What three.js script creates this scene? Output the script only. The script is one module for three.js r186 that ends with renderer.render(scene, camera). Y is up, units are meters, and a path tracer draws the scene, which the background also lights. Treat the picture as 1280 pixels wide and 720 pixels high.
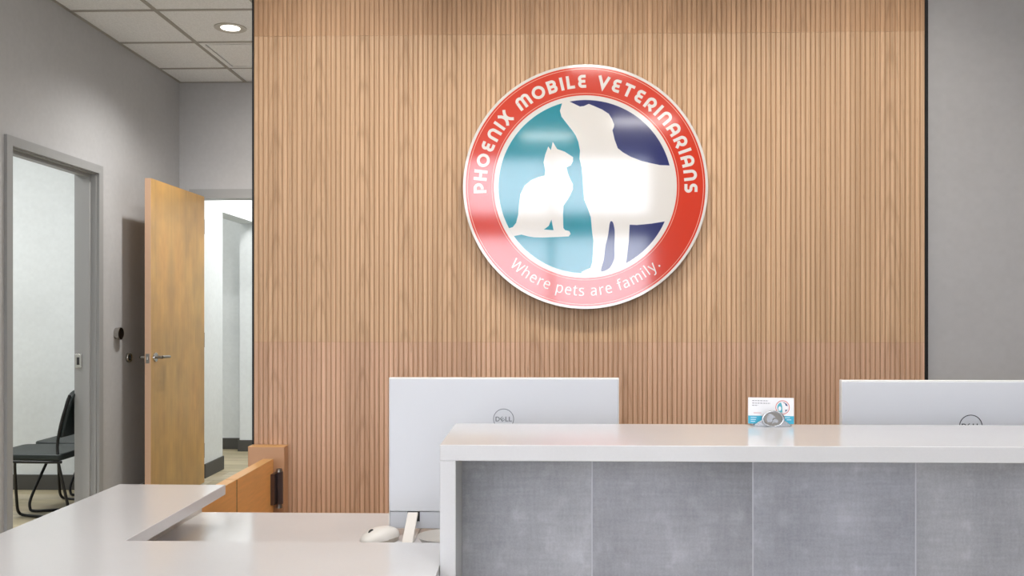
import * as THREE from 'three';
import { RoundedBoxGeometry } from 'three/addons/geometries/RoundedBoxGeometry.js';
import { mergeGeometries } from 'three/addons/utils/BufferGeometryUtils.js';
import { RectAreaLightUniformsLib } from 'three/addons/lights/RectAreaLightUniformsLib.js';

// ---------------------------------------------------------------- camera, sky, large lights, exposure
// World: y up, the camera stands at the origin of the plan; depth d (metres into the room) is -z.
const scene = new THREE.Scene();
const EYE = 1.29;
const camera = new THREE.PerspectiveCamera(2 * Math.atan(360 / 1110) * 180 / Math.PI, 1280 / 720, 0.05, 200);
camera.position.set(0, EYE, 0);
camera.rotation.y = Math.atan(28 / 1110);            // turned a little to the left
camera.setViewOffset(1280, 720, 0, -30, 1280, 720);  // shift lens: verticals stay vertical
const renderer = new THREE.WebGLRenderer({ antialias: true });
renderer.toneMapping = THREE.LinearToneMapping;
renderer.toneMappingExposure = 1.0;
renderer.shadowMap.enabled = true;
RectAreaLightUniformsLib.init();
scene.background = new THREE.Color().setRGB(5.9, 6.2, 6.95);   // bright overcast daylight outside the shopfront
const WARM = new THREE.Color().setRGB(1.0, 0.94, 0.86);
const NEUTRAL = new THREE.Color().setRGB(1.0, 0.985, 0.965);
const PANEL = 9.5;         // radiance of the lobby ceiling panels
const DOWN = 5;           // candela of one wall-side downlight
const SIDE_ROOM = 21, HALL = 14, CORRIDOR_PANEL = 5;

// ---------------------------------------------------------------- helpers
let seed = 7;
const rnd = () => { seed = (seed * 1664525 + 1013904223) >>> 0; return seed / 4294967296; };
const taken = new Map();
function numbered(name) { const n = taken.get(name) ?? 0; taken.set(name, n + 1); return n ? name + '_' + String(n).padStart(3, '0') : name; }
function metreUV(g) {            // uv in metres, by the way each face points
  const q = g.index ? g.toNonIndexed() : g; const p = q.attributes.position, n = q.attributes.normal, uv = new Float32Array(p.count * 2);
  for (let i = 0; i < p.count; i += 3) {
    const ax = Math.abs(n.getX(i)), ay = Math.abs(n.getY(i)), az = Math.abs(n.getZ(i));
    for (let k = i; k < i + 3; k++) {
      const x = p.getX(k), y = p.getY(k), z = p.getZ(k);
      const [u, v] = ay > ax && ay > az ? [x, z] : ax > az ? [z, y] : [x, y];
      uv[k * 2] = u; uv[k * 2 + 1] = v;
    }
  }
  q.setAttribute('uv', new THREE.BufferAttribute(uv, 2));
  return q;
}
const box = (x0, x1, y0, y1, d0, d1) => metreUV(new THREE.BoxGeometry(x1 - x0, y1 - y0, d1 - d0).translate((x0 + x1) / 2, (y0 + y1) / 2, -(d0 + d1) / 2));
const rbox = (x0, x1, y0, y1, d0, d1, r = 0.003, s = 2) => metreUV(new RoundedBoxGeometry(x1 - x0, y1 - y0, d1 - d0, s, r).translate((x0 + x1) / 2, (y0 + y1) / 2, -(d0 + d1) / 2));
const merge = (list) => mergeGeometries(list.map((g) => (g.index ? g.toNonIndexed() : g)));
const cyl = (r0, r1, h, seg = 24) => new THREE.CylinderGeometry(r0, r1, h, seg);
const tube = (pts, r, seg = 40, rad = 8, tension = 0.5) => new THREE.TubeGeometry(new THREE.CatmullRomCurve3(pts.map((p) => new THREE.Vector3(...p)), false, 'catmullrom', tension), seg, r, rad, false);
function thing(name, label, category, [x, y, d] = [0, 0, 0], group, kind) {
  const o = new THREE.Group(); o.name = numbered(name); o.position.set(x, y, -d); scene.add(o);
  o.userData = { label, category }; if (group) o.userData.group = group; if (kind) o.userData.kind = kind;
  return o;
}
function part(parent, name, geometry, material, label) {      // geometry in world coordinates
  const at = new THREE.Vector3(); for (let p = parent; p; p = p.parent) at.add(p.position);
  const m = new THREE.Mesh(geometry.translate(-at.x, -at.y, -at.z), material); m.name = name; parent.add(m);
  if (label) m.userData.label = label;
  return m;
}
function struct(name, geometry, material, label, category = 'wall') {
  const m = new THREE.Mesh(geometry, material); m.name = name; scene.add(m); m.userData = { kind: 'structure', label, category }; return m;
}

// ---------------------------------------------------------------- noise and textures
function lattice(n, s) { let q = s >>> 0; const a = new Float32Array(n * n); for (let i = 0; i < a.length; i++) { q = (q * 1664525 + 1013904223) >>> 0; a[i] = q / 4294967296; } return a; }
const LAT = [lattice(256, 11), lattice(256, 23), lattice(256, 57)];
function vnoise(x, y, k = 0) {
  const a = LAT[k], xi = Math.floor(x), yi = Math.floor(y), fx = x - xi, fy = y - yi, u = fx * fx * (3 - 2 * fx), v = fy * fy * (3 - 2 * fy);
  const g = (i, j) => a[((j & 255) << 8) + (i & 255)];
  const p = g(xi, yi), q = g(xi + 1, yi), r = g(xi, yi + 1), s = g(xi + 1, yi + 1);
  return p + (q - p) * u + (r - p) * v + (p - q - r + s) * u * v;
}
const fbm = (x, y, o = 4, k = 0) => { let s = 0, a = 0.5, t = 0; for (let i = 0; i < o; i++) { s += a * vnoise(x, y, (k + i) % 3); t += a; a *= 0.5; x = x * 2 + 17.3; y = y * 2 + 5.1; } return s / t; };
function dataTexture(w, h, fn, srgb = true, wrap = THREE.MirroredRepeatWrapping) {
  const data = new Uint8Array(w * h * 4);
  for (let j = 0; j < h; j++) for (let i = 0; i < w; i++) {
    const c = fn(i / w, j / h), o = (j * w + i) * 4;
    for (let k = 0; k < 3; k++) data[o + k] = Math.max(0, Math.min(255, Math.round(c[k])));
    data[o + 3] = 255;
  }
  const t = new THREE.DataTexture(data, w, h); t.magFilter = THREE.LinearFilter; t.minFilter = THREE.LinearMipmapLinearFilter; t.generateMipmaps = true;
  t.wrapS = t.wrapT = wrap; if (srgb) t.colorSpace = THREE.SRGBColorSpace; t.needsUpdate = true; return t;
}
const scaled = (t, mx, my) => { t.repeat.set(1 / mx, 1 / my); return t; };
const mix = (a, b, t) => a.map((v, i) => v + (b[i] - v) * t);

// oak veneer for the slatted wall: uv 0..1 covers 2.53 m x 3.04 m
const sheetTone = Array.from({ length: 64 }, () => rnd());
const oakTex = dataTexture(1400, 1500, (u, v) => {
  const x = u * 2.53, y = v * 3.04;
  const row = y > 2.335 ? 2 : y > 1.176 ? 1 : 0, sx = x / 0.165, s = Math.floor(sx), vx = sx - s - 0.5, tone = sheetTone[s & 63] * 0.7 + sheetTone[(s + row * 19) & 63] * 0.3;
  const streak = fbm(x * 210, y * 2.2 + s * 7, 3, 0), broad = fbm(x * 26, y * 0.7 + row * 0.6, 3, 1);
  let g = (streak - 0.5) * 0.5 + (broad - 0.5) * 0.26 + (tone - 0.5) * 0.16;
  if (sheetTone[(s * 3 + row * 7 + 5) & 63] > 0.45) {           // cathedral figure in some sheets
    const f = y * 5.5 + 18 * vx * vx + fbm(x * 20, y * 3, 3, 2) * 1.2 + s * 0.37;
    g -= Math.pow(0.5 + 0.5 * Math.sin(f * 6.2832), 4) * 0.17 * Math.max(0, 1 - Math.abs(vx) * 2.2);
  }
  const pore = vnoise(x * 700, y * 28, 2); if (pore > 0.8) g -= (pore - 0.8) * 0.9;
  const base = row === 2 ? [197, 158, 122] : row === 1 ? [207, 172, 137] : [206, 168, 140];
  const k = 1 + g * 0.42;
  return [base[0] * k, base[1] * (1 + g * 0.48), base[2] * (1 + g * 0.56)];
}, true, THREE.ClampToEdgeWrapping);
const mapleTex = scaled(dataTexture(512, 1024, (u, v) => {
  const n = fbm(u * 7, v * 9, 4, 0), f = fbm(u * 60, v * 9, 3, 1), k = 1 + (n - 0.5) * 0.28 + (f - 0.5) * 0.09;
  return mix([197, 146, 78].map((c) => c * k), [172, 138, 80].map((c) => c * k), Math.max(0, Math.min(1, (fbm(u * 3 + 9, v * 3, 3, 2) - 0.35) * 2)));
}), 1.0, 2.0);
const gateTex = scaled(dataTexture(512, 512, (u, v) => {
  const f = fbm(u * 12, v * 110, 3, 1), n = fbm(u * 4, v * 4, 3, 0), k = 1 + (f - 0.5) * 0.08 + (n - 0.5) * 0.1;
  return [244 * k, 182 * k, 110 * k];
}), 0.8, 0.8);
const concreteTex = scaled(dataTexture(1024, 1024, (u, v) => {
  const m = fbm(u * 7, v * 7, 5, 0), c = fbm(u * 2.2 + 4, v * 2.2, 3, 1), weave = vnoise(u * 330, v * 60, 0) * 0.5 + vnoise(u * 24, v * 250, 2) * 0.5, grain = vnoise(u * 500, v * 500, 1);
  const fleck = Math.max(0, fbm(u * 34, v * 34, 4, 2) - 0.62) * 1.6;
  const k = 1 + (m - 0.5) * 0.3 + (c - 0.5) * 0.32 + (weave - 0.5) * 0.08 + (grain - 0.5) * 0.06 + fleck * 0.2;
  return [166 * k, 167 * k, 172 * k];
}), 1.0, 1.0);
const plankTex = scaled(dataTexture(512, 512, (u, v) => {
  const f = fbm(u * 7, v * 90, 4, 0), n = fbm(u * 3, v * 14, 3, 1), k = 1 + (f - 0.5) * 0.32 + (n - 0.5) * 0.3;
  return [186 * k, 176 * k, 152 * k];
}), 1.2, 0.8);
const paintTex = (r, g, b) => scaled(dataTexture(256, 256, (u, v) => { const k = 1 + (fbm(u * 60, v * 60, 2, 0) - 0.5) * 0.03 + (fbm(u * 5, v * 5, 3, 1) - 0.5) * 0.035; return [r * k, g * k, b * k]; }), 1.3, 1.3);
const quartzTex = scaled(dataTexture(512, 512, (u, v) => { const n = vnoise(u * 400, v * 400, 0), c = fbm(u * 5, v * 5, 3, 1), k = 1 + (n - 0.5) * 0.012 + (c - 0.5) * 0.02; return [213 * k, 213 * k, 215 * k]; }), 0.6, 0.6);
const tileTex = scaled(dataTexture(256, 256, (u, v) => { const n = fbm(u * 110, v * 110, 2, 0), k = 1 + (n - 0.5) * 0.1; return [242 * k, 242 * k, 242 * k]; }), 0.6, 0.6);

const S = (o) => new THREE.MeshStandardMaterial(o), Ph = (o) => new THREE.MeshPhysicalMaterial(o);
const M = {
  oak: S({ map: oakTex, roughness: 0.55 }), groove: S({ color: 0xbd9774, roughness: 0.9 }), black: S({ color: 0x121216, roughness: 0.5 }),
  greyWall: S({ map: paintTex(184, 183, 183), roughness: 0.85 }), whiteWall: S({ map: paintTex(222, 227, 228), roughness: 0.85 }),
  steelFrame: S({ color: 0x9c9c9b, roughness: 0.45 }), maple: S({ map: mapleTex, roughness: 0.32 }), mapleEdge: S({ color: 0xcfa98c, roughness: 0.5 }),
  gate: S({ map: gateTex, roughness: 0.38 }), gateEdge: S({ color: 0xe3b173, roughness: 0.4 }), gatePost: S({ color: 0xc79a76, roughness: 0.4 }),
  quartz: Ph({ map: quartzTex, roughness: 0.13, ior: 1.5 }), carcass: S({ color: 0xd9d6d0, roughness: 0.6 }),
  concrete: S({ map: concreteTex, roughness: 0.5 }), seamHighlight: S({ color: 0xc2c3c9, roughness: 0.9 }),
  plastic: S({ color: 0xd9dbdf, roughness: 0.42 }), lip: S({ color: 0xf1f1ee, roughness: 0.35 }), fabric: S({ color: 0xcdd0d6, roughness: 0.9 }), emblem: S({ color: 0x8a8d92, roughness: 0.35, metalness: 0.6 }),
  emblemDark: S({ color: 0x4a4c52, roughness: 0.35, metalness: 0.4 }), screen: S({ color: 0x08090b, roughness: 0.15 }), stand: S({ color: 0xe2ddd6, roughness: 0.4 }),
  chrome: S({ color: 0xb9b6b0, roughness: 0.22, metalness: 1 }), dullSteel: S({ color: 0x8f8b85, roughness: 0.35, metalness: 1 }), bronze: S({ color: 0x6e6468, roughness: 0.3, metalness: 0.85 }),
  vinyl: S({ color: 0x1c2626, roughness: 0.45 }), blackTube: S({ color: 0x0b0c0d, roughness: 0.35 }), base: S({ color: 0x4b4a47, roughness: 0.6 }),
  floor: S({ map: plankTex, roughness: 0.45 }), subfloor: S({ color: 0x5b564b, roughness: 0.8 }), ceilTile: S({ map: tileTex, roughness: 0.9 }), ceilSlab: S({ color: 0x8f8a83, roughness: 0.9 }),
  grid: S({ color: 0xa8a39c, roughness: 0.6 }), whiteCeil: S({ color: 0xe9eae8, roughness: 0.9 }), alu: S({ color: 0x5d5d5f, roughness: 0.4, metalness: 0.5 }),
  glass: Ph({ color: 0xffffff, transmission: 1, thickness: 0, roughness: 0.02, ior: 1.5 }), pavement: S({ color: 0x9b978f, roughness: 0.9 }),
  glow: S({ color: 0xffffff, emissive: 0xfff6ea, emissiveIntensity: 3.2, roughness: 0.6 }), signWhite: S({ color: 0xefece6, roughness: 0.4 }), trimWhite: S({ color: 0xcfcac3, roughness: 0.5 }),
  silver: S({ color: 0xc3c6ca, roughness: 0.25, metalness: 0.85 }), dish: S({ color: 0xb3afaa, roughness: 0.4 }), mouse: S({ color: 0xe4e0da, roughness: 0.35 }), mouseSide: S({ color: 0xb3a99c, roughness: 0.45 }), dark: S({ color: 0x222222, roughness: 0.5 }),
};

// ---------------------------------------------------------------- the setting
const CEIL = 3.035, LEFT = -2.70, LEFT2 = -2.82, WOOD = 3.35, END = 6.69, FRONT = -2.9, RIGHT = 4.2;
struct('wall_left', merge([box(LEFT2, LEFT, 0, CEIL + 0.2, FRONT, 4.506), box(LEFT2, LEFT, 2.145, CEIL + 0.2, 4.506, 5.414), box(LEFT2, LEFT, 0, CEIL + 0.2, 5.414, END + 0.12)]), M.greyWall, 'long grey painted wall with the open doorway to the chair room');
struct('wall_end', merge([box(LEFT, -2.567, 0, CEIL + 0.2, END, END + 0.12), box(-2.567, -1.58, 2.16, CEIL + 0.2, END, END + 0.12), box(-1.58, -0.9, 0, CEIL + 0.2, END, END + 0.12)]), M.greyWall, 'grey corridor end wall above the open wooden door');
struct('wall_corridor', box(-1.0, -0.88, 0, CEIL + 0.2, WOOD + 0.16, END), M.greyWall, 'grey corridor side wall behind the wood slat wall');
struct('wall_back', box(-1.0, RIGHT, 0, CEIL + 0.2, WOOD + 0.022, WOOD + 0.16), M.greyWall, 'plain grey painted wall beside the wood slat wall');
struct('wall_right', box(RIGHT, RIGHT + 0.12, 0, CEIL + 0.2, FRONT, WOOD + 0.16), M.greyWall, 'grey painted side wall of the lobby');
// floor: a base slab, planks where the floor can be seen
const floor = thing('floor', 'grey beige wood plank floor', 'floor', [0, 0, 0], null, 'structure');
part(floor, 'slab', box(-5.6, RIGHT, -0.14, -0.006, FRONT, 9.2), M.subfloor);
part(floor, 'lobby_covering', box(-1.06, RIGHT, -0.006, 0, FRONT, 6.69), M.floor);
part(floor, 'lobby_covering', box(LEFT2, -1.06, -0.006, 0, FRONT, 2.6), M.floor);
{
  const tones = [0xffffff, 0xeee9e0, 0xf6f4ea, 0xe4e2d8].map((c) => { const m = M.floor.clone(); m.color = new THREE.Color(c); return m; });
  for (let r = 0; r < 34; r++) {
    const d0 = 2.6 + r * 0.18, off = rnd() * 1.2;
    for (let x = -5.6 - off; x < -1.06; x += 1.22) {
      const x0 = Math.max(-5.6, x + 0.0015), x1 = Math.min(-1.06, x + 1.2185); if (x1 - x0 < 0.05) continue;
      part(floor, 'plank', box(x0, x1, -0.006, 0, d0 + 0.0015, d0 + 0.1785), tones[Math.floor(rnd() * 4)]);
    }
  }
}
// suspended ceiling: grid bars and tiles
const ceiling = thing('ceiling', 'suspended ceiling of square off-white tiles in a grid', 'ceiling', [0, CEIL, 0], null, 'structure');
part(ceiling, 'slab', box(LEFT2, RIGHT + 0.12, CEIL + 0.12, CEIL + 0.22, FRONT, END + 0.12), M.ceilSlab);
const gridX = [LEFT], gridD = []; for (let x = -2.19; x < RIGHT - 0.05; x += 0.61) gridX.push(x); gridX.push(RIGHT);
for (let d = 5.08 - 0.61 * 13; d < END - 0.2; d += 0.61) if (d > FRONT + 0.05) gridD.push(d); gridD.unshift(FRONT); gridD.push(END);
const vents = [];
{
  const bars = [];
  for (const x of gridX.slice(1, -1)) bars.push(box(x - 0.012, x + 0.012, CEIL - 0.004, CEIL + 0.03, FRONT, x > -1.05 ? WOOD + 0.02 : END));
  for (const d of gridD.slice(1, -1)) bars.push(box(LEFT, d > WOOD ? -1.0 : RIGHT, CEIL - 0.003, CEIL + 0.03, d - 0.012, d + 0.012));
  for (const g of [box(LEFT, LEFT + 0.02, CEIL - 0.003, CEIL, FRONT, END), box(LEFT, -1.0, CEIL - 0.003, CEIL, END - 0.02, END)]) bars.push(g);
  part(ceiling, 'grid_frame', merge(bars), M.grid);
  for (let i = 0; i + 1 < gridX.length; i++) for (let j = 0; j + 1 < gridD.length; j++) {
    const x0 = gridX[i], x1 = gridX[i + 1], d0 = gridD[j], d1 = gridD[j + 1];
    if (d0 > WOOD - 0.3 && x0 > -1.1) continue;
    if (i === 1 && Math.abs(d0 - 5.69) < 0.02) { vents.push([x0, x1, d0, d1]); continue; }
    part(ceiling, 'ceiling_tile', box(x0 + 0.012, x1 - 0.012, CEIL + 0.001, CEIL + 0.016, d0 + 0.012, d1 - 0.012), M.ceilTile);
  }
}
// shopfront behind the camera: glazing that lights the room and shows in glossy things
{
  const front = thing('wall_front', 'grey shopfront wall with tall glazing', 'wall', [0, 0, FRONT], null, 'structure');
  part(front, 'wall_panel', merge([box(LEFT2, -2.62, 0, CEIL + 0.2, FRONT - 0.12, FRONT), box(1.256, RIGHT + 0.12, 0, CEIL + 0.2, FRONT - 0.12, FRONT), box(-2.62, 1.256, 2.98, CEIL + 0.2, FRONT - 0.12, FRONT), box(-2.62, 1.256, 0, 0.1, FRONT - 0.12, FRONT)]), M.greyWall);
  const xs = [-2.62, -1.70, -0.80, 0.18, 1.256];
  for (let i = 0; i < 4; i++) for (const [y0, y1] of [[0.1, 2.14], [2.30, 2.98]]) {
    const win = thing('window_' + (i * 2 + (y0 > 1 ? 2 : 1)), (y0 > 1 ? 'transom' : 'tall') + ' shopfront window pane in dark frame', 'window', [xs[i], y0, FRONT], 'shopfront windows', 'structure');
    part(win, 'pane', box(xs[i] + 0.02, xs[i + 1] - 0.02, y0 + 0.01, y1 - 0.01, FRONT - 0.07, FRONT - 0.062), M.glass);
    part(win, 'window_frame', merge([box(xs[i], xs[i + 1], y0, y0 + 0.045, FRONT - 0.11, FRONT - 0.02), box(xs[i], xs[i + 1], y1 - 0.045, y1, FRONT - 0.11, FRONT - 0.02), box(xs[i], xs[i] + 0.03, y0, y1, FRONT - 0.11, FRONT - 0.02), box(xs[i + 1] - 0.03, xs[i + 1], y0, y1, FRONT - 0.11, FRONT - 0.02)]), M.alu);
  }
  part(front, 'transom_bar', box(-2.62, 1.256, 2.14, 2.30, FRONT - 0.12, FRONT), M.alu);
  struct('ground', box(-40, 40, -0.2, -0.12, -45, FRONT - 0.12), M.pavement, 'pale pavement outside the shopfront', 'ground');
}
// room with chairs, left of the left wall
struct('wall_room_back', box(-5.6, LEFT2, 0, 2.9, 6.36, 6.48), M.whiteWall, 'white wall behind the black chairs');
struct('wall_room_side', box(-5.6, -5.48, 0, 2.9, 3.4, 6.36), M.whiteWall, 'far white side wall of the chair room');
struct('wall_room_near', box(-5.6, LEFT2, 0, 2.9, 3.28, 3.4), M.whiteWall, 'near white wall of the chair room');
struct('ceiling_room', box(-5.6, LEFT2, 2.8, 2.9, 3.4, 6.36), M.whiteCeil, 'white ceiling of the chair room', 'ceiling');
struct('baseboard_room', rbox(-5.48, LEFT2, 0, 0.11, 6.346, 6.36, 0.003), M.base, 'dark rubber baseboard behind the black chairs', 'baseboard');
// hall beyond the open wooden door
struct('wall_hall_left', merge([box(-2.73, -2.56, 0, 2.7, END + 0.12, 7.23), box(-2.73, -2.56, 2.11, 2.7, 7.23, 8.16), box(-2.73, -2.56, 0, 2.7, 8.16, 9.0)]), M.whiteWall, 'white hall wall with a plain opening beyond the wooden door');
struct('wall_hall_right', box(-1.3, -1.18, 0, 2.7, END + 0.12, 9.0), M.whiteWall, 'white hall wall opposite the plain opening');
struct('wall_hall_end', box(-2.73, -1.18, 0, 2.7, 9.0, 9.12), M.whiteWall, 'white wall at the end of the hall');
struct('wall_alcove_back', box(-4.3, -2.73, 0, 2.7, 8.29, 8.41), M.whiteWall, 'white wall seen through the plain hall opening');
struct('wall_alcove_side', box(-4.42, -4.3, 0, 2.7, END + 0.12, 8.41), M.whiteWall, 'white side wall of the alcove off the hall');
struct('wall_alcove_near', box(-4.3, -2.73, 0, 2.7, END + 0.12, END + 0.2), M.whiteWall, 'white near wall of the alcove off the hall');
struct('ceiling_hall', box(-4.42, -1.18, 2.7, 2.8, END + 0.12, 9.12), M.whiteCeil, 'white ceiling of the hall', 'ceiling');
struct('baseboard_hall', rbox(-2.56, -2.546, 0, 0.11, END + 0.13, 7.23, 0.003), M.base, 'dark rubber baseboard along the hall wall', 'baseboard');
struct('baseboard_alcove', merge([rbox(-4.3, -2.73, 0, 0.105, 8.276, 8.29, 0.003), rbox(-2.744, -2.56, 0, 0.105, 8.146, 8.16, 0.003)]), M.base, 'dark rubber baseboard beyond the plain hall opening', 'baseboard');
struct('baseboard_left', rbox(LEFT, LEFT + 0.012, 0, 0.11, 5.47, END, 0.003), M.base, 'dark rubber baseboard behind the wooden door', 'baseboard');

// steel door frame in the left wall
{
  const f = thing('door_1', 'grey steel door frame around the open doorway to the chair room', 'door frame', [LEFT, 0, 4.96], null, 'structure');
  const casing = (a, b, y0, y1) => box(LEFT - 0.002, LEFT + 0.016, y0, y1, a, b);
  part(f, 'casing', merge([casing(4.455, 4.506, 0, 2.196), casing(5.414, 5.465, 0, 2.196), casing(4.506, 5.414, 2.145, 2.196)]), M.steelFrame);
  part(f, 'jamb', merge([box(LEFT2 - 0.016, LEFT - 0.002, 0, 2.145, 4.506, 4.513), box(LEFT2 - 0.016, LEFT - 0.002, 0, 2.145, 5.407, 5.414), box(LEFT2 - 0.016, LEFT - 0.002, 2.138, 2.145, 4.513, 5.407)]), M.steelFrame);
  part(f, 'door_stop', merge([box(-2.775, -2.735, 0, 2.138, 4.513, 4.529), box(-2.775, -2.735, 0, 2.138, 5.391, 5.407), box(-2.775, -2.735, 2.122, 2.138, 4.529, 5.391)]), M.steelFrame);
  const st = part(f, 'strike_plate', rbox(-2.83, -2.79, 0.945, 1.03, 5.402, 5.407, 0.002), M.chrome, 'chrome strike plate');
  part(st, 'strike_hole', box(-2.818, -2.803, 0.965, 1.01, 5.4008, 5.402), M.dark);
}
// frame of the doorway in the end wall
{
  const f = thing('door_2', 'grey steel door frame at the corridor end behind the wooden door', 'door frame', [-2.04, 0, END], null, 'structure');
  part(f, 'casing', merge([box(-2.62, -2.56, 0, 2.222, END - 0.016, END), box(-1.58, -1.52, 0, 2.222, END - 0.016, END), box(-2.56, -1.58, 2.153, 2.222, END - 0.016, END)]), M.steelFrame);
  part(f, 'jamb', merge([box(-2.567, -2.56, 0, 2.16, END, END + 0.12), box(-1.587, -1.58, 0, 2.16, END, END + 0.12), box(-2.56, -1.587, 2.153, 2.16, END, END + 0.12)]), M.steelFrame);
}

// ---------------------------------------------------------------- wood slat wall
{
  const w = thing('wall_feature', 'warm oak slat feature wall of narrow vertical battens', 'wall', [-1.064, 0, WOOD], null, 'structure');
  const X0 = -1.064, X1 = 1.453, N = 137, pitch = (X1 - X0) / N;
  part(w, 'backing', box(X0, X1, 0, CEIL, WOOD - 0.004, WOOD + 0.022), M.groove);
  const uvWall = (g) => { const p = g.attributes.position, uv = new Float32Array(p.count * 2); for (let i = 0; i < p.count; i++) { uv[2 * i] = (p.getX(i) - X0) / 2.53; uv[2 * i + 1] = p.getY(i) / 3.04; } g.setAttribute('uv', new THREE.BufferAttribute(uv, 2)); return g; };
  const slat = (i, y0, y1) => {
    const a = X0 + i * pitch + 0.002, b = X0 + (i + 1) * pitch - 0.002, c = 0.0012, s = new THREE.Shape();
    const z0 = -(WOOD - 0.004), z1 = -(WOOD - 0.0064);                 // profile with eased front corners, swept up the wall
    s.moveTo(a, -z0); s.lineTo(a, -z1 - c); s.lineTo(a + c, -z1); s.lineTo(b - c, -z1); s.lineTo(b, -z1 - c); s.lineTo(b, -z0); s.closePath();
    const g = new THREE.ExtrudeGeometry(s, { depth: y1 - y0, bevelEnabled: false }); g.rotateX(-Math.PI / 2); g.scale(1, 1, 1).translate(0, y0, 0);
    return uvWall(g);
  };
  const rows = [[0, 1.1755], [1.1765, 2.3345], [2.3355, CEIL]];
  for (let i = 0; i < N; i++) for (const [y0, y1] of rows.slice(0, 2)) part(w, 'slat', slat(i, y0, y1), M.oak);
  const top = part(w, 'upper_slats', merge(Array.from({ length: N }, (_, i) => slat(i, ...rows[2]))), M.oak); top.userData.kind = 'stuff';
  part(w, 'edge_trim', box(X1, X1 + 0.010, 0, CEIL, WOOD - 0.012, WOOD + 0.022), M.black, 'black edge trim');
  part(w, 'edge_trim', box(X0 - 0.006, X0, 0, CEIL, WOOD - 0.010, WOOD + 0.16), M.black, 'black edge trim');
}

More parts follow.
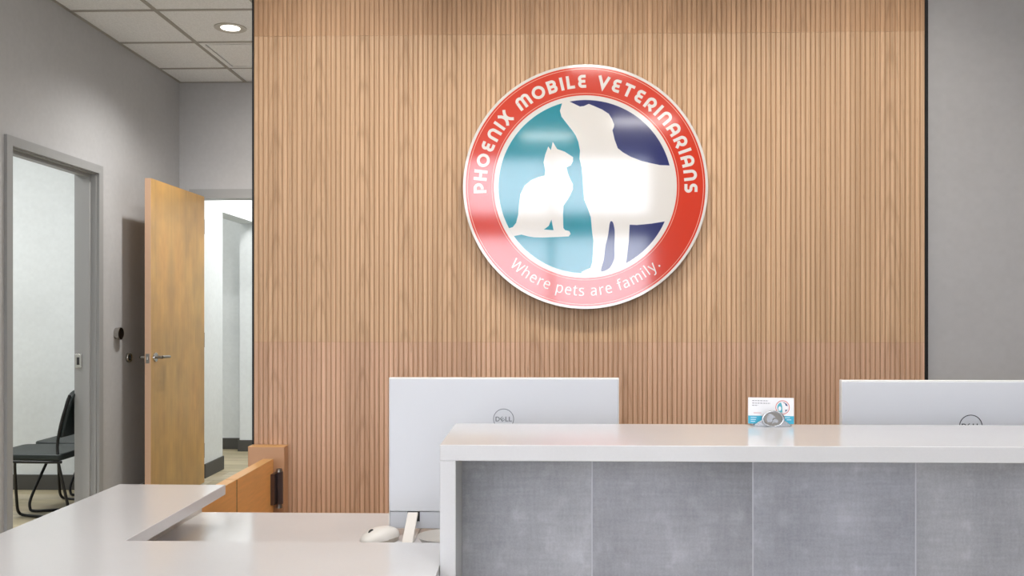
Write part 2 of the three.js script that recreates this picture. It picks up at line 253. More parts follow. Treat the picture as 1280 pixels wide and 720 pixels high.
// ---------------------------------------------------------------- round sign
function signTexture() {
  const N = 1536, cv = document.createElement('canvas'); cv.width = cv.height = N; const c = cv.getContext('2d');
  const k = N / 305.4; c.fillStyle = '#e4e1dd'; c.fillRect(0, 0, N, N);
  c.scale(k, k); c.translate(152.7, 152.7);                       // units: logo units, 152.7 = outer radius
  const CX = 731.5, CY = 233.5, disc = (r, col) => { c.beginPath(); c.arc(0, 0, r, 0, 7); c.fillStyle = col; c.fill(); };
  disc(149.6, '#d43a22'); disc(114.2, '#e4e1dd');
  for (const r of [147.2, 116.6]) { c.beginPath(); c.arc(0, 0, r, 0, 7); c.lineWidth = 0.7; c.strokeStyle = '#f0b6a4'; c.stroke(); }
  const poly = (pts, col, smooth = true) => {
    c.beginPath(); const q = pts.map(([x, y]) => [x - CX, y - CY]);
    if (!smooth) q.forEach((p, i) => (i ? c.lineTo(...p) : c.moveTo(...p)));
    else { const n = q.length; c.moveTo((q[n - 1][0] + q[0][0]) / 2, (q[n - 1][1] + q[0][1]) / 2); for (let i = 0; i < n; i++) { const b = q[(i + 1) % n]; c.quadraticCurveTo(q[i][0], q[i][1], (q[i][0] + b[0]) / 2, (q[i][1] + b[1]) / 2); } }
    c.closePath(); c.fillStyle = col; c.fill();
  };
  c.save(); c.beginPath(); c.arc(0, 0, 108.3, 0, 7); c.clip();
  const TEAL = '#028da2', NAVY = '#1d2768', WHITE = '#e4e1dd';
  poly([[702.6, 120], [702.6, 129.4], [700, 138.6], [702, 145.9], [709, 155], [715.8, 163.7], [720, 170], [723, 177.7], [725, 188.3], [724.4, 198.8], [727, 209.4], [728.3, 223.9], [729, 237], [730, 249.5], [735.3, 262.7], [738.6, 272], [739.9, 287.8], [741.6, 301], [741.2, 314], [740.3, 328], [738, 335], [732, 337.5], [727, 340], [726, 350], [600, 350], [600, 100], [702, 100]], TEAL, false);
  poly([[709, 125.5], [725, 133.3], [730, 132.7], [736, 130], [742.5, 132.7], [753, 137.3], [761, 142.6], [765, 149.2], [767.6, 155.8], [767.4, 159], [765.6, 163.2], [768.3, 175], [772.2, 185.6], [778.8, 190.9], [788, 196.2], [801.2, 201.5], [814.4, 204.7], [825, 207], [845, 207.8], [845, 110], [709, 110]], NAVY, false);
  poly([[760.8, 290], [762.3, 276.6], [766, 276.8], [768, 285], [768.5, 291.7], [768, 308.9], [768.3, 320.8], [767, 326.4], [763, 334.3], [759.7, 337], [755, 339.3], [750, 340], [755, 326.4], [756.4, 309], [759.7, 297]], NAVY);
  poly([[787, 281.2], [796, 281.6], [805, 280.8], [814.4, 279.9], [833, 276.9], [845, 300], [800, 345], [781, 335], [783, 327], [786, 301]], NAVY, false);
  // the cat
  poly([[685.4, 183], [688.7, 187.6], [691, 177.4], [696.6, 186.3], [705.9, 189.6], [713, 194.2], [716.4, 196.5], [716.4, 201.5], [713.8, 206.7], [708.5, 209.4], [709.8, 216], [713, 223.9], [716.4, 230.5], [716.2, 237], [712.5, 245], [709.8, 249.5], [704.6, 257.4], [703.9, 268], [704.3, 285.1], [706.5, 287.8], [711.8, 289], [713.4, 292.4], [711, 295.7], [699.3, 296.3], [679.5, 297], [667.6, 296.7], [661, 295.7], [651.8, 293.3], [641, 295.4], [630, 296], [626, 286], [634.6, 285.8], [641, 283.8], [645.2, 278.5], [647.8, 268], [648.8, 254.8], [650.5, 242.3], [655.8, 231.8], [663.7, 225.2], [672.9, 221.2], [680.8, 219.3], [681.5, 213.3], [679.5, 202.8], [681.5, 193.5]], WHITE, false);
  poly([[689.4, 274.6], [692, 287.8], [680, 287], [686, 282.5]], TEAL, false);
  c.restore();
  // lettering along the upper arc: each letter is a few strokes on a grid of cap height 1 (y up)
  const A = (x, y, r, a0, a1, cc) => ['a', x, y, r, a0 * Math.PI, a1 * Math.PI, cc], L = (...p) => ['l', ...p];
  const G = {
    P: [0.72, [L(0.13, 0, 0.13, 0.87, 0.36, 0.87), A(0.36, 0.6, 0.27, 0.5, -0.5), L(0.36, 0.33, 0.3, 0.33)]], H: [0.8, [L(0.13, 0, 0.13, 1), L(0.67, 0, 0.67, 1), L(0.13, 0.5, 0.67, 0.5)]],
    O: [1.0, [A(0.5, 0.5, 0.38, 0, 2)]], E: [0.72, [L(0.62, 0.88, 0.36, 0.88), A(0.36, 0.69, 0.19, 0.5, 1.5, true), L(0.36, 0.5, 0.58, 0.5), A(0.36, 0.31, 0.19, 0.5, 1.5, true), L(0.36, 0.12, 0.64, 0.12)]],
    N: [0.82, [L(0.13, 0, 0.13, 0.6), A(0.41, 0.6, 0.28, 1, 0), L(0.69, 0.6, 0.69, 0)]], I: [0.27, [L(0.135, 0, 0.135, 1)]],
    X: [0.8, [['q', 0.06, 1, 0.6, 0.5, 0.06, 0], ['q', 0.74, 1, 0.2, 0.5, 0.74, 0]]],
    M: [1.12, [L(0.13, 0, 0.13, 0.64), A(0.345, 0.655, 0.215, 1, 0), L(0.56, 0.66, 0.56, 0), A(0.775, 0.655, 0.215, 1, 0), L(0.99, 0.66, 0.99, 0)]],
    B: [0.76, [L(0.13, 0.12, 0.13, 0.88, 0.4, 0.88), A(0.4, 0.69, 0.19, 0.5, -0.5), L(0.4, 0.5, 0.13, 0.5), L(0.4, 0.5, 0.42, 0.5), A(0.42, 0.31, 0.19, 0.5, -0.5), L(0.42, 0.12, 0.005, 0.12), L(0.13, 0.88, 0.005, 0.88)]],
    L: [0.6, [L(0.13, 1, 0.13, 0.12, 0.6, 0.12)]], V: [0.82, [L(0.06, 1, 0.41, 0.13, 0.76, 1)]], T: [0.72, [L(0.0, 0.88, 0.72, 0.88), L(0.36, 0.88, 0.36, 0)]],
    R: [0.8, [L(0.13, 0, 0.13, 0.6), A(0.4, 0.6, 0.27, 1, -0.5), L(0.4, 0.33, 0.28, 0.33), L(0.42, 0.33, 0.7, 0)]], A: [0.84, [L(0.13, 0, 0.13, 0.6), A(0.42, 0.6, 0.28, 1, 0), L(0.7, 0.6, 0.7, 0), L(0.13, 0.36, 0.7, 0.36)]],
    S: [0.66, [L(0.6, 0.88, 0.3, 0.88), A(0.3, 0.69, 0.19, 0.5, 1.5, true), L(0.3, 0.5, 0.36, 0.5), A(0.36, 0.31, 0.19, 0.5, -0.5), L(0.36, 0.12, 0.04, 0.12)]],
  };
  const text = 'PHOENIX MOBILE VETERINARIANS', gap = 0.2, space = 0.38, cap = 16.6, rb = 123.4;
  let total = -gap; for (const ch of text) total += (ch === ' ' ? space : G[ch][0]) + gap;
  const span = 187 * Math.PI / 180, rm = rb + cap * 0.5; let at = 0; const unit = span / total;
  c.strokeStyle = '#e6e2dd'; c.lineCap = 'butt'; c.lineJoin = 'miter';
  for (const ch of text) {
    const w = ch === ' ' ? space : G[ch][0];
    if (ch !== ' ') {
      const ang = -span / 2 + (at + w / 2) * unit, sx = unit * rm;
      c.save(); c.rotate(ang); c.translate(-w / 2 * sx, -rb); c.scale(sx, -cap); c.lineWidth = 0.225;
      for (const s of G[ch][1]) {
        c.beginPath();
        if (s[0] === 'l') for (let i = 1; i < s.length; i += 2) i > 1 ? c.lineTo(s[i], s[i + 1]) : c.moveTo(s[i], s[i + 1]);
        else if (s[0] === 'q') { c.moveTo(s[1], s[2]); c.quadraticCurveTo(s[3], s[4], s[5], s[6]); }
        else c.arc(s[1], s[2], s[3], s[4], s[5], !s[6]);
        c.stroke();
      }
      c.restore();
    }
    at += w + gap;
  }
  // motto along the lower arc
  c.fillStyle = '#e6e2dd'; c.font = '18.4px sans-serif'; c.textAlign = 'center'; c.textBaseline = 'alphabetic';
  const motto = 'Where pets are family.'; const ws = [...motto].map((ch) => c.measureText(ch).width + 0.9), sum = ws.reduce((a, b) => a + b, 0), sp2 = 88.5 * Math.PI / 180, rl = 136.6; let run = 0;
  [...motto].forEach((ch, i) => { const ang = sp2 / 2 - (run + ws[i] / 2) / sum * sp2; c.save(); c.rotate(ang); c.translate(0, rl); c.fillText(ch, 0, 0); c.restore(); run += ws[i]; });
  const t = new THREE.CanvasTexture(cv); t.colorSpace = THREE.SRGBColorSpace; t.anisotropy = 8; return t;
}
{
  const R = 0.4605, cx = 0.191, cy = 1.762, face = WOOD - 0.056;
  const s = thing('round_sign', 'large round red-ringed sign with white dog and cat on the oak slat wall', 'sign', [cx, cy, face]);
  const kS = face / WOOD, Rs = R * kS;
  s.position.set(cx * kS, EYE + (cy - EYE) * kS, -face);
  const rim = cyl(Rs, Rs, 0.02, 128).rotateX(Math.PI / 2).translate(s.position.x, s.position.y, -face - 0.010);
  part(s, 'sign_board', rim, M.signWhite);
  const f = part(s, 'printed_face', new THREE.CircleGeometry(Rs - 0.0006, 128).translate(s.position.x, s.position.y, -face + 0.0006), Ph({ map: signTexture(), roughness: 0.09, clearcoat: 1, clearcoatRoughness: 0.07, ior: 1.6 }), 'printed face with white dog, cat and arched lettering');
  f.userData.label = 'printed face with white dog, cat and arched lettering';
  for (const [dx, dy] of [[-0.25, -0.25], [0.25, -0.25], [-0.25, 0.25], [0.25, 0.25]]) part(s, 'standoff', cyl(0.012, 0.012, 0.027, 16).rotateX(Math.PI / 2).translate(s.position.x + dx, s.position.y + dy, -face - 0.0335), M.dullSteel);
}

// ---------------------------------------------------------------- reception desk
const TOP = 1.067, LEDGE = 0.864, WORK = 0.762, FARX = 2.5;
{
  const t = thing('transaction_counter', 'tall white waterfall-edge reception counter faced with grey concrete tiles', 'counter', [-0.146, 0, 1.49]);
  part(t, 'countertop', rbox(-0.159, FARX, TOP - 0.027, TOP, 1.487, 1.775, 0.0015), M.quartz);
  part(t, 'end_panel', rbox(-0.159, -0.132, 0, TOP - 0.027, 1.487, 1.775, 0.0015), M.quartz);
  part(t, 'carcass', box(-0.132, FARX, 0, TOP - 0.027, 1.6206, 1.755), M.seamHighlight);  // shows between the tiles; its pale colour imitates their edge highlight
  const xs = [-0.132, 0.105, 0.396, 0.688]; while (xs[xs.length - 1] < FARX - 0.3) xs.push(xs[xs.length - 1] + 0.2915); xs.push(FARX);
  const tones = [0xffffff, 0xf4f4f6, 0xfafbff].map((c) => { const m = M.concrete.clone(); m.color = new THREE.Color(c); return m; });
  for (let i = 0; i + 1 < xs.length; i++) for (const [y0, y1] of [[0.0, 0.457], [0.459, TOP - 0.028]]) {
    const g = rbox(xs[i] + (i ? 0.0013 : 0), xs[i + 1] - 0.0013, y0, y1, 1.620, 1.6206 + 0.01, 0.0005, 1), uv = g.attributes.uv, ou = rnd() * 3, ov = rnd() * 3;
    for (let k = 0; k < uv.count; k++) uv.setXY(k, uv.getX(k) + ou, uv.getY(k) + ov);
    part(t, 'tile', g, tones[i % 3]);
  }
}
{
  const t = thing('reception_ledge', 'low white L-shaped counter ledge on wooden side panel beside the tall counter', 'counter', [-0.9, 0, 1.9]);
  const s = new THREE.Shape(); [[-1.028, 1.30], [-0.1595, 1.30], [-0.1595, 1.637], [-0.762, 1.637], [-0.762, 2.172], [-1.028, 2.172]].forEach(([x, d], i) => (i ? s.lineTo(x, d) : s.moveTo(x, d)));
  const g = new THREE.ExtrudeGeometry(s, { depth: 0.0215, bevelEnabled: true, bevelThickness: 0.0015, bevelSize: 0.0015, bevelOffset: -0.0015, bevelSegments: 2 }).rotateX(-Math.PI / 2).translate(0, LEDGE - 0.023, 0);
  part(t, 'ledge_top', metreUV(g), M.quartz);
  part(t, 'riser', merge([box(-0.895, -0.877, WORK, LEDGE - 0.0245, 1.60, 2.168), box(-0.895, -0.877, WORK, LEDGE - 0.066, 2.168, 2.322), box(-0.877, -0.1595, WORK, LEDGE - 0.0245, 1.585, 1.60)]), M.carcass);
  part(t, 'side_panel', rbox(-1.0, -0.962, 0, 0.747, 1.36, 2.847, 0.0015), M.gate, 'orange wooden side panel');
  part(t, 'side_panel_edge', box(-1.0, -0.962, 0.747, 0.7485, 1.36, 2.847), M.gateEdge);
  part(t, 'panel_riser', box(-1.0, -0.962, 0.7485, LEDGE - 0.0245, 1.36, 2.15), M.gate);
  part(t, 'front_panel', rbox(-0.962, -0.1595, 0, LEDGE - 0.0245, 1.36, 1.38, 0.0015), M.gate);
}
{
  const t = thing('work_desk', 'white staff work surface behind the reception counters', 'desk', [0.8, 0, 2.0]);
  const s = new THREE.Shape(); [[-0.9, 1.6], [-0.161, 1.6], [-0.161, 1.777], [FARX, 1.777], [FARX, 2.322], [-0.9, 2.322]].forEach(([x, d], i) => (i ? s.lineTo(x, d) : s.moveTo(x, d)));
  part(t, 'worktop', metreUV(new THREE.ExtrudeGeometry(s, { depth: 0.022, bevelEnabled: true, bevelThickness: 0.0015, bevelSize: 0.0015, bevelOffset: -0.0015, bevelSegments: 2 }).rotateX(-Math.PI / 2).translate(0, WORK - 0.0235, 0)), M.quartz);
  for (const x of [-0.86, 0.35, 1.45, 2.4]) part(t, 'support_panel', box(x, x + 0.02, 0, WORK - 0.025, 1.78, 2.28), M.carcass);
}
{
  const t = thing('swing_gate', 'orange wooden swing gate between desk panel and oak slat wall', 'gate', [-0.981, 0, 3.05]);
  part(t, 'gate_leaf', rbox(-1.0, -0.962, 0.1, 0.747, 2.854, 3.25, 0.0015), M.gate);
  part(t, 'seam_shade_strip', box(-0.9995, -0.9625, 0.1, 0.7465, 2.8475, 2.8535), M.dark, 'dark strip drawing the shade of the gate seam');  // dark filler put in to draw the shade of the gate gap
  part(t, 'top_edge', box(-1.0, -0.962, 0.747, 0.7485, 2.854, 3.25), M.gateEdge, 'pale wooden top edge');
  const h = part(t, 'spring_hinge', merge([cyl(0.0145, 0.0145, 0.118, 20).translate(-0.943, 0.641, -3.258), box(-0.962, -0.948, 0.585, 0.697, 3.215, 3.262), cyl(0.0145, 0.0145, 0.118, 20).translate(-1.019, 0.641, -3.258)]), M.bronze, 'dark metal double-acting spring hinge');
  for (const y of [0.574, 0.704]) part(h, 'hinge_cap', cyl(0.0105, 0.0135, 0.014, 20).translate(-0.943, y, -3.258), M.dullSteel);
  const p = thing('gate_post', 'square wooden hinge block fixed to the oak slat wall', 'post', [-1.0, 0, 3.32]);
  part(p, 'block', rbox(-1.068, -0.931, 0, 0.786, 3.285, 3.339, 0.002), M.gatePost);
  part(p, 'block_cap', box(-1.068, -0.931, 0.786, 0.788, 3.285, 3.339), M.gateEdge);
}

// ---------------------------------------------------------------- things on the desk
function monitor(cx, d, dark, label, y0 = 0.778) {
  const W = 0.539, H = 0.357, t = thing('all_in_one_computer', label, 'computer', [cx, WORK, d]);
  const bx = (x0, x1, a, b, d0, d1, r) => rbox(cx + x0, cx + x1, y0 + a, y0 + b, d + d0, d + d1, r);
  const shell = part(t, 'back_shell', bx(-W / 2, W / 2, 0.041, H - 0.003, 0, 0.011, 0.002), M.plastic);
  part(shell, 'rim', merge([bx(-W / 2 - 0.0005, W / 2 + 0.0005, H - 0.0035, H, 0.001, 0.015, 0.0012), bx(-W / 2 - 0.0015, -W / 2, 0.0, H, 0.001, 0.015, 0.0006), bx(W / 2, W / 2 + 0.0015, 0.0, H, 0.001, 0.015, 0.0006)]), M.lip);
  part(t, 'speaker_band', bx(-W / 2, W / 2, 0, 0.040, 0.001, 0.015, 0.003), M.fabric, 'grey fabric speaker band');
  part(t, 'screen', bx(-W / 2 + 0.004, W / 2 - 0.004, 0.046, H - 0.006, 0.0112, 0.0132, 0.0005), M.screen);
  // stand: two sloping feet reaching back from slots in the band, and a front bar
  for (const s of [-1, 1]) {
    const x = cx + s * 0.214;
    part(t, 'stand_slot', box(x - 0.013, x + 0.016, y0 + 0.018, y0 + 0.041, d - 0.0006, d + 0.0015), M.dark);
    const leg = new THREE.Shape(); leg.moveTo(0, 0); leg.lineTo(0.008, 0); leg.lineTo(0.118, y0 - 0.726); leg.lineTo(0.108, y0 - 0.724); leg.closePath();
    const g = new THREE.ExtrudeGeometry(leg, { depth: 0.022, bevelEnabled: true, bevelThickness: 0.001, bevelSize: 0.001, bevelSegments: 1 }).rotateY(Math.PI / 2).translate(x - 0.011, WORK + 0.001, -(d - 0.112));
    part(t, 'stand_leg', metreUV(g), M.stand);
    part(t, 'stand_foot', rbox(x - 0.011, x + 0.011, WORK, WORK + 0.007, d - 0.108, d + 0.09, 0.002), M.stand);
  }
  // ring emblem with four letters
  const mat = dark ? M.emblemDark : M.emblem, ey = y0 + 0.260, z = -d + 0.0002;
  const ring = new THREE.Shape().absarc(0, 0, 0.0245, 0, Math.PI * 2), hole = new THREE.Path().absarc(0, 0, 0.0228, 0, Math.PI * 2); ring.holes.push(hole);
  const em = part(shell, 'emblem_ring', new THREE.ExtrudeGeometry(ring, { depth: 0.0006, bevelEnabled: false, curveSegments: 48 }).translate(cx, ey, z), mat, 'ring emblem with lettering');
  const flat = (pts) => { const sh = new THREE.Shape(); pts.forEach(([x, y], i) => (i ? sh.lineTo(x, y) : sh.moveTo(x, y))); return sh; };
  const ex = (sh) => new THREE.ExtrudeGeometry(sh, { depth: 0.0006, bevelEnabled: false, curveSegments: 24 });
  const h = 0.0112, w = 0.0024;
  const dS = new THREE.Shape(); dS.moveTo(0, 0); dS.lineTo(0.004, 0); dS.absarc(0.0045, h / 2, h / 2, -Math.PI / 2, Math.PI / 2, false); dS.lineTo(0, h); dS.closePath();
  const dH = new THREE.Path(); dH.moveTo(w, w * 0.8); dH.lineTo(0.0045, w * 0.8); dH.absarc(0.0045, h / 2, h / 2 - w * 0.8, -Math.PI / 2, Math.PI / 2, false); dH.lineTo(w, h - w * 0.8); dH.closePath(); dS.holes.push(dH);
  const eS = merge([ex(flat([[0, 0], [w, 0], [w, h * 0.86], [0, h * 0.86]])), ...[0, 0.37, 0.74].map((q) => ex(flat([[w, q * h], [0.0082, q * h], [0.0082, q * h + 0.0016], [w, q * h + 0.0016]])))]).translate(-0.0042, -h * 0.43, 0).rotateZ(0.66);
  const lS = () => ex(flat([[0, 0], [0.0072, 0], [0.0072, 0.002], [w, 0.002], [w, h], [0, h]]));
  const glyphs = [ex(dS).translate(-0.0192, -h / 2, 0), eS.translate(-0.0028, -0.0002, 0), lS().translate(0.0040, -h / 2, 0), lS().translate(0.0122, -h / 2, 0)];
  for (const g of glyphs) part(em, 'letter', g.translate(cx, ey, z), mat);
  return t;
}
monitor(-0.0725, 2.09, false, 'white all-in-one computer seen from behind beside the white mouse');
monitor(0.924, 1.905, true, 'white all-in-one computer seen from behind beside the business card holder', 0.788);
{
  const t = thing('computer_mouse', 'small white wireless mouse on the white work surface', 'mouse', [-0.354, WORK, 2.03]);
  t.rotation.y = 2.45;
  // shell: a lofted dome, long axis along local z
  const shell = (sy, y0, k, mat, name) => {
    const g = new THREE.SphereGeometry(1, 40, 24, 0, Math.PI * 2, 0, Math.PI / 2), p = g.attributes.position;
    for (let i = 0; i < p.count; i++) {
      let x = p.getX(i), y = p.getY(i), z = p.getZ(i);
      const sq = Math.pow(Math.abs(z), 4) * 0.18; x *= (1 + sq) * (z < 0 ? 1 : 0.97);
      y = Math.pow(Math.max(0, y), 0.8) * (1 - 0.28 * (z < 0 ? z * z : 0));
      p.setXYZ(i, x * 0.03 * k, y0 + y * sy, z * 0.053 * k);
    }
    g.computeVertexNormals();
    const m = new THREE.Mesh(g, mat); m.name = name; t.add(m); return m;
  };
  shell(0.026, 0.009, 1, M.mouse, 'top_shell');
  const b = new THREE.Mesh(cyl(0.0298, 0.028, 0.010, 40).scale(1, 1, 1.765).translate(0, 0.005, 0), M.mouseSide); b.name = 'base'; t.add(b);
  const wl = new THREE.Mesh(new THREE.TorusGeometry(0.006, 0.0026, 8, 20).rotateY(Math.PI / 2).translate(0, 0.026, -0.026), M.dark); wl.name = 'scroll_wheel'; t.add(wl);
}
{
  const t = thing('desk_dish', 'shallow grey dish standing on the work surface behind the tall counter', 'dish', [-0.205, WORK, 2.0]);
  const g = new THREE.LatheGeometry([[0.0, 0.0], [0.036, 0.0], [0.05, 0.012], [0.058, 0.022], [0.06, 0.024], [0.056, 0.024], [0.046, 0.012], [0.034, 0.004], [0, 0.003]].map(([x, y]) => new THREE.Vector2(x, y)), 40);
  const m = new THREE.Mesh(g, M.dish); m.name = 'bowl'; t.add(m);
}
{
  // business cards in a metal holder on the tall counter
  const cx = 0.463, d = 1.752, t = thing('card_holder', 'silver metal business card holder with oval emblem on tall counter', 'card holder', [cx, TOP, d]);
  const br = new THREE.Shape(); br.moveTo(-0.036, 0); br.lineTo(0.036, 0); br.quadraticCurveTo(0.03, 0.008, 0.018, 0.013); br.lineTo(-0.018, 0.013); br.quadraticCurveTo(-0.03, 0.008, -0.036, 0);
  part(t, 'front_bracket', new THREE.ExtrudeGeometry(br, { depth: 0.0015, bevelEnabled: true, bevelSize: 0.0006, bevelThickness: 0.0006, bevelSegments: 2 }).translate(cx, TOP + 0.0006, -d + 0.012), M.silver);
  part(t, 'holder_base', rbox(cx - 0.037, cx + 0.037, TOP, TOP + 0.003, d - 0.0135, d + 0.022, 0.001), M.silver);
  part(t, 'back_rest', rbox(cx - 0.03, cx + 0.03, TOP + 0.003, TOP + 0.03, d + 0.017, d + 0.02, 0.001), M.silver);
  const ox = cx + 0.0, oy = TOP + 0.0155;
  const oval = part(t, 'emblem_disc', cyl(0.0165, 0.0165, 0.002, 40).rotateX(Math.PI / 2).scale(1.2, 0.86, 1).translate(ox, oy, -d + 0.0162), M.dullSteel);
  part(oval, 'emblem_rim', new THREE.TorusGeometry(0.0165, 0.0022, 10, 48).scale(1.2, 0.88, 1).translate(ox, oy, -d + 0.0172), M.silver);
  // small pet silhouettes in relief
  const pet = (pts) => { const s = new THREE.Shape(); s.moveTo(...pts[0]); s.splineThru(pts.slice(1).map((p) => new THREE.Vector2(...p))); return new THREE.ExtrudeGeometry(s, { depth: 0.001, bevelEnabled: true, bevelSize: 0.0004, bevelThickness: 0.0004, bevelSegments: 1, curveSegments: 8 }); };
  part(oval, 'emblem_relief', merge([pet([[-0.011, -0.006], [-0.012, 0.002], [-0.009, 0.009], [-0.004, 0.0095], [0.001, 0.006], [0.004, 0.003], [-0.001, 0.001], [-0.003, -0.005], [-0.011, -0.006]]), pet([[-0.002, -0.009], [-0.001, -0.003], [0.004, 0.0], [0.009, -0.003], [0.008, -0.007], [0.003, -0.006], [-0.002, -0.009]])]).translate(ox, oy, -d + 0.0172), M.silver);
  // the cards: front one printed
  const cv = document.createElement('canvas'); cv.width = 712; cv.height = 408; const c = cv.getContext('2d');
  c.fillStyle = '#f4f3f4'; c.fillRect(0, 0, 712, 408); c.fillStyle = '#45b2d0'; c.fillRect(0, 284, 712, 124);
  c.fillStyle = '#9c9aa0'; for (const [y, w] of [[44, 250], [82, 280], [116, 90]]) { let x = 62; while (x < 62 + w) { const q = 16 + (x * 7 + y) % 38; c.fillRect(x, y, Math.min(q, 62 + w - x), 12); x += q + 9; } }
  c.fillStyle = '#d98d90'; c.fillRect(84, 236, 120, 8); c.fillStyle = '#e8f5f9'; for (const [x, y, w] of [[40, 306, 90], [40, 338, 80], [40, 368, 70], [560, 306, 90], [600, 338, 70]]) c.fillRect(x, y, w, 9);
  const ring = (r, col) => { c.beginPath(); c.arc(536, 150, r, 0, 7); c.fillStyle = col; c.fill(); }; ring(110, '#d5584a'); ring(101, '#e9e4e6'); ring(82, '#f2f0f0');
  c.save(); c.beginPath(); c.arc(536, 150, 82, 0, 7); c.clip(); c.fillStyle = '#59b3c4'; c.beginPath(); c.moveTo(440, 60); c.lineTo(512, 70); c.lineTo(530, 130); c.lineTo(534, 240); c.lineTo(440, 240); c.fill(); c.fillStyle = '#2b3572'; c.beginPath(); c.moveTo(520, 60); c.lineTo(575, 90); c.lineTo(585, 122); c.lineTo(630, 130); c.lineTo(630, 60); c.fill(); c.beginPath(); c.moveTo(578, 186); c.lineTo(612, 184); c.lineTo(580, 222); c.fill(); c.fillStyle = '#f2f0f0'; c.beginPath(); c.ellipse(492, 168, 22, 36, 0, 0, 7); c.fill(); c.restore();
  const tx = new THREE.CanvasTexture(cv); tx.colorSpace = THREE.SRGBColorSpace;
  for (let i = 0; i < 1; i++) {
    const g = new THREE.Group(); g.name = numbered('business_card'); scene.add(g); g.position.set(cx + (i ? 0.001 * (i % 3 - 1) : 0.0005), TOP + 0.0032, -(d + 0.0005 + i * 0.0012));
    g.userData = { label: 'white and blue business card with round pet logo in the holder', category: 'card' };
    g.rotation.x = -0.05; g.rotation.z = -0.012;
    const m = new THREE.Mesh(new THREE.BoxGeometry(0.089, 0.051, 0.0006).translate(0, 0.0262, 0), M.lip); m.name = 'card_stock'; g.add(m);
    if (!i) { const f = new THREE.Mesh(new THREE.PlaneGeometry(0.089, 0.051).translate(0, 0.0262, 0.0004), S({ map: tx, roughness: 0.4 })); f.name = 'printed_side'; g.add(f); }
  }
}

// ---------------------------------------------------------------- wooden door, its hardware, wall fittings
{
  const t = thing('door_3', 'open maple wood door with lever handle at the corridor end', 'door', [-2.497, 0, 6.6], null, 'structure');
  const D0 = 5.675, D1 = 6.605;
  part(t, 'leaf', box(-2.516, -2.477, 0.012, 2.155, D0 + 0.001, D1), M.maple);
  part(t, 'edge_band', box(-2.516, -2.477, 0.012, 2.155, D0 - 0.0005, D0 + 0.001), M.mapleEdge, 'pale wooden edge');
  const lp = part(t, 'latch_plate', rbox(-2.509, -2.486, 0.958, 1.02, D0 - 0.0022, D0 - 0.0004, 0.0008), M.dullSteel);
  part(lp, 'latch_bolt', rbox(-2.503, -2.492, 0.978, 1.002, D0 - 0.011, D0 - 0.002, 0.002), M.chrome);
  for (const s of [1, -1]) {
    const fx = s > 0 ? -2.477 : -2.516;
    const rose = part(t, 'lever_rose', cyl(0.029, 0.031, 0.01, 32).rotateZ(s * -Math.PI / 2).translate(fx + s * 0.005, 0.995, -(D0 + 0.062)), M.chrome);
    part(rose, 'lever_handle', merge([cyl(0.010, 0.011, 0.045, 20).rotateZ(Math.PI / 2).translate(fx + s * 0.03, 0.995, -(D0 + 0.062)), tube([[fx + s * 0.052, 0.995, -(D0 + 0.055)], [fx + s * 0.054, 0.996, -(D0 + 0.09)], [fx + s * 0.054, 0.995, -(D0 + 0.13)], [fx + s * 0.05, 0.993, -(D0 + 0.175)]], 0.0095, 24, 12)]), s > 0 ? M.dullSteel : M.chrome);
  }
  for (const y of [0.25, 1.08, 1.93]) part(t, 'hinge', merge([cyl(0.007, 0.007, 0.11, 14).translate(-2.484, y, -(D1 + 0.007)), box(-2.50, -2.478, y - 0.05, y + 0.05, D1, D1 + 0.002)]), M.dullSteel);
}
{
  const t = thing('thermostat', 'round steel thermostat with black face on the grey wall', 'thermostat', [LEFT, 1.151, 5.666]);
  part(t, 'housing', cyl(0.041, 0.038, 0.03, 40).rotateZ(-Math.PI / 2).translate(LEFT + 0.016, 1.151, -5.666), M.chrome);
  const f = part(t, 'display', cyl(0.037, 0.037, 0.003, 40).rotateZ(-Math.PI / 2).translate(LEFT + 0.0325, 1.151, -5.666), S({ color: 0x0a0a0c, roughness: 0.12 }), 'glossy black round display');
  part(f, 'bezel', new THREE.TorusGeometry(0.0395, 0.002, 8, 40).rotateY(Math.PI / 2).translate(LEFT + 0.0325, 1.151, -5.666), M.dullSteel);
  const s = thing('wall_door_stop', 'small round metal door stop on the grey wall behind the door', 'door stop', [LEFT, 0.988, 5.83]);
  part(s, 'dish', new THREE.LatheGeometry([[0, 0.004], [0.018, 0.006], [0.024, 0.016], [0.029, 0.018], [0.031, 0.012], [0.032, 0]].map(([x, y]) => new THREE.Vector2(x, y)), 36).rotateZ(-Math.PI / 2).translate(LEFT, 0.988, -5.83), M.chrome);
  part(s, 'rubber_pad', cyl(0.019, 0.019, 0.01, 28).rotateZ(-Math.PI / 2).translate(LEFT + 0.011, 0.988, -5.83), M.dark);
}

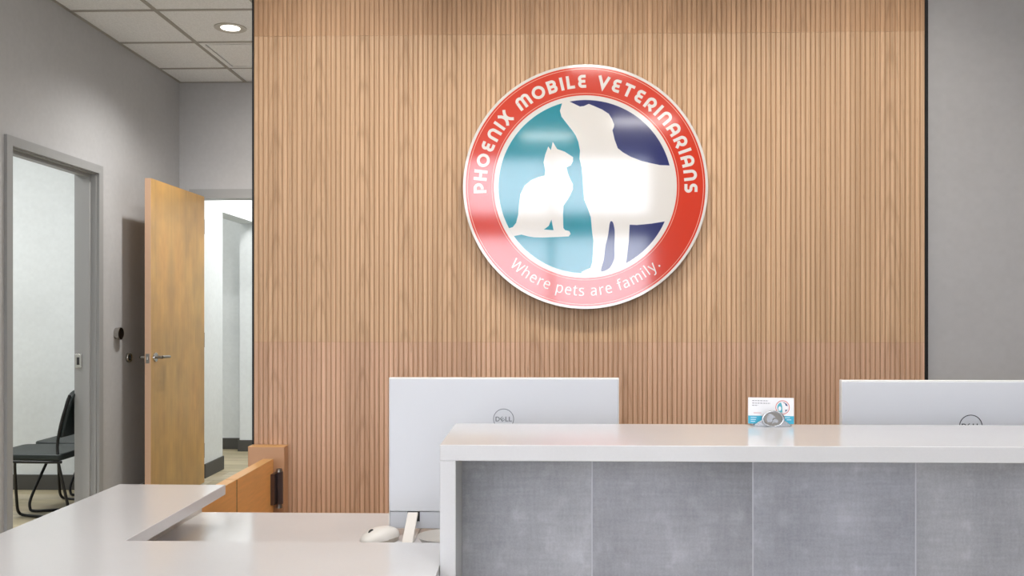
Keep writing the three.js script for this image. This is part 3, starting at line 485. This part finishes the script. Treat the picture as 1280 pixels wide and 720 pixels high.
// ---------------------------------------------------------------- chairs in the side room: backs to the left wall, facing -x
function chair(d, label) {
  const cx = -3.115, t = thing('side_chair', label, 'chair', [cx, 0, d], 'black chairs in the side room');
  const h = 0.42, sw = 0.225;
  const pad = new THREE.Shape(); const r = 0.07, x0 = -0.25, x1 = 0.22; pad.moveTo(x0 + r, -sw + 0.02); pad.lineTo(x1 - 0.03, -sw); pad.quadraticCurveTo(x1, -sw, x1, -sw + 0.03); pad.lineTo(x1, sw - 0.03); pad.quadraticCurveTo(x1, sw, x1 - 0.03, sw); pad.lineTo(x0 + r, sw - 0.02); pad.quadraticCurveTo(x0, sw - 0.02, x0, sw - r); pad.lineTo(x0, -sw + r); pad.quadraticCurveTo(x0, -sw + 0.02, x0 + r, -sw + 0.02);
  part(t, 'seat', new THREE.ExtrudeGeometry(pad, { depth: 0.018, bevelEnabled: true, bevelSize: 0.01, bevelThickness: 0.012, bevelSegments: 3, bevelOffset: -0.01, curveSegments: 8 }).rotateX(-Math.PI / 2).translate(cx, h - 0.03, -d), M.vinyl);
  part(t, 'seat_frame', merge([tube([[cx - 0.24, h - 0.05, -d + sw - 0.03], [cx, h - 0.05, -d + sw - 0.012], [cx + 0.22, h - 0.05, -d + sw - 0.012]], 0.009), tube([[cx - 0.24, h - 0.05, -d - sw + 0.03], [cx, h - 0.05, -d - sw + 0.012], [cx + 0.22, h - 0.05, -d - sw + 0.012]], 0.009)]), M.blackTube);
  for (const s of [1, -1]) {
    const z = -d + s * (sw - 0.012);
    // sled leg: down the front, along the floor, up the rear
    part(t, 'sled_leg', tube([[cx - 0.07, h - 0.05, z], [cx - 0.09, 0.30, z - s * 0.035], [cx - 0.135, 0.10, z - s * 0.13], [cx - 0.135, 0.03, z - s * 0.15], [cx - 0.1, 0.009, z - s * 0.155], [cx + 0.05, 0.009, z - s * 0.11], [cx + 0.21, 0.009, z - s * 0.05], [cx + 0.25, 0.03, z - s * 0.04], [cx + 0.243, 0.10, z - s * 0.03], [cx + 0.21, 0.3, z - s * 0.008], [cx + 0.2, h - 0.05, z]], 0.009, 90, 8), M.blackTube);
    part(t, 'upright', tube([[cx + 0.2, h - 0.05, z], [cx + 0.195, h + 0.06, z], [cx + 0.22, h + 0.2, z], [cx + 0.265, h + 0.36, z - s * 0.01]], 0.009, 30), M.blackTube);
  }
  const back = new THREE.Shape(); const bw = sw - 0.018; back.moveTo(-bw, 0); back.lineTo(bw, 0); back.lineTo(bw, 0.2); back.quadraticCurveTo(bw, 0.29, bw - 0.09, 0.29); back.lineTo(-bw + 0.09, 0.29); back.quadraticCurveTo(-bw, 0.29, -bw, 0.2); back.closePath();
  part(t, 'backrest', new THREE.ExtrudeGeometry(back, { depth: 0.02, bevelEnabled: true, bevelSize: 0.008, bevelThickness: 0.008, bevelSegments: 3, bevelOffset: -0.008, curveSegments: 8 }).rotateY(-Math.PI / 2).rotateZ(-0.24).translate(cx + 0.213, h + 0.10, -d), M.vinyl);
}
chair(5.58, 'black vinyl chair seen through the grey door frame, nearer the doorway');
chair(6.08, 'black vinyl chair partly hidden behind another black chair, against the white wall');

// ---------------------------------------------------------------- ceiling fittings and the lamps
function spot(x, y, d, power, color, angle, target) {
  const l = new THREE.SpotLight(color, power, 0, angle, 0.9, 2); l.position.set(x, y, -d); l.target.position.set(target[0], target[1], -target[2]); l.castShadow = true; l.shadow.radius = 2.5; l.name = 'lamp_light'; scene.add(l, l.target); l.target.name = 'lamp_aim'; return l;
}
function downlight(x, d, power, label, color = WARM, angle = 0.74, aim) {
  const t = thing('downlight', label, 'ceiling light', [x, CEIL, d], 'recessed ceiling downlights');
  part(t, 'trim_ring', new THREE.LatheGeometry([[0.056, 0.0], [0.066, -0.003], [0.09, -0.006], [0.096, -0.003], [0.097, 0.001], [0.056, 0.001]].map(([a, b]) => new THREE.Vector2(a, b)), 48).translate(x, CEIL, -d), M.trimWhite);
  part(t, 'lens', cyl(0.057, 0.057, 0.003, 40).translate(x, CEIL - 0.001, -d), M.glow, 'glowing white lens');
  spot(x, CEIL - 0.02, d, power, color, angle, aim ?? [x, 1.15, WOOD]);
}
function panel(x, y, d, w, l, radiance, label, color = NEUTRAL) {
  const t = thing('ceiling_panel_light', label, 'ceiling light', [x, y, d], 'flat ceiling panel lights');
  part(t, 'frame', merge([box(x - w / 2 - 0.02, x + w / 2 + 0.02, y - 0.014, y, d - l / 2 - 0.02, d - l / 2), box(x - w / 2 - 0.02, x + w / 2 + 0.02, y - 0.014, y, d + l / 2, d + l / 2 + 0.02), box(x - w / 2 - 0.02, x - w / 2, y - 0.014, y, d - l / 2, d + l / 2), box(x + w / 2, x + w / 2 + 0.02, y - 0.014, y, d - l / 2, d + l / 2)]), M.trimWhite);
  part(t, 'diffuser', box(x - w / 2, x + w / 2, y - 0.008, y - 0.004, d - l / 2, d + l / 2), M.glow);
  const r = new THREE.RectAreaLight(color, radiance, w, l); r.position.set(x, y - 0.02, -d); r.rotation.x = -Math.PI / 2; r.name = 'panel_glow'; scene.add(r);
}
downlight(-1.867, 5.41, 11, 'round recessed downlight in the corridor ceiling near the wooden door', NEUTRAL, 1.25, [-1.867, 0, 5.41]);
downlight(-0.75, 2.35, DOWN, 'round recessed downlight above the gate end of the desk');
downlight(0.20, 2.35, DOWN, 'round recessed downlight above the round sign');
downlight(1.15, 2.35, DOWN, 'round recessed downlight above the card holder end of the desk');
downlight(-1.42, 4.72, 12, 'added unseen downlight brightening the corridor end wall', NEUTRAL, 0.66, [-1.72, 1.75, END]);  // unseen lamp added to lift the end wall
for (const [x, l] of [[-0.5, 'the low white work surface'], [-0.1, 'the waterfall end of the tall counter'], [0.7, 'the card holder'], [1.5, 'the far end of the tall counter']]) downlight(x, 1.8, 2.3, 'added unseen downlight brightening ' + l, NEUTRAL, 0.75, [x, 0, 1.8]);  // unseen lamps added to brighten the counter tops and the gate face
panel(-1.35, CEIL - 0.004, 4.3, 0.56, 0.56, CORRIDOR_PANEL, 'square ceiling panel light above the corridor mouth');
for (const [x, d, l] of [[-1.3, 0.6, 'left lobby'], [0.53, 0.6, 'middle lobby'], [2.36, 0.6, 'right lobby']]) panel(x, CEIL - 0.004, d, 0.56, 0.56, PANEL, 'square ceiling panel light over the ' + l + ' side');
panel(0.13, CEIL - 0.004, -2.13, 0.5, 0.24, PANEL, 'narrow ceiling panel light beside the shopfront windows');
panel(0.98, CEIL - 0.004, -1.48, 0.56, 0.24, PANEL, 'narrow ceiling panel light near the shopfront corner');
panel(-4.1, 2.8, 4.9, 1.1, 0.56, SIDE_ROOM, 'long ceiling panel light in the chair room', new THREE.Color(1, 1, 1));
panel(-1.95, 2.7, 7.6, 0.5, 1.0, HALL, 'long ceiling panel light in the hall', new THREE.Color(1, 1, 1));
panel(-3.5, 2.7, 7.6, 0.5, 0.5, HALL * 0.6, 'small ceiling panel light in the alcove');
for (const [x0, x1, d0, d1] of vents) {
  const t = thing('ceiling_vent', 'square ceiling air vent with slot frame beside the downlight', 'vent', [(x0 + x1) / 2, CEIL, (d0 + d1) / 2]);
  const a = x0 + 0.012, b = x1 - 0.012, c = d0 + 0.012, e = d1 - 0.012;
  part(t, 'outer_frame', merge([box(a, b, CEIL - 0.002, CEIL + 0.012, c, c + 0.03), box(a, b, CEIL - 0.002, CEIL + 0.012, e - 0.03, e), box(a, a + 0.03, CEIL - 0.002, CEIL + 0.012, c + 0.03, e - 0.03), box(b - 0.03, b, CEIL - 0.002, CEIL + 0.012, c + 0.03, e - 0.03)]), M.ceilTile);
  part(t, 'slot', box(a + 0.03, b - 0.03, CEIL + 0.03, CEIL + 0.04, c + 0.03, e - 0.03), M.dark);
  part(t, 'plaque', box(a + 0.042, b - 0.042, CEIL - 0.002, CEIL + 0.01, c + 0.042, e - 0.042), M.ceilTile);
}

scene.traverse((o) => { if (o.isMesh) { o.castShadow = true; o.receiveShadow = true; } });
renderer.render(scene, camera);
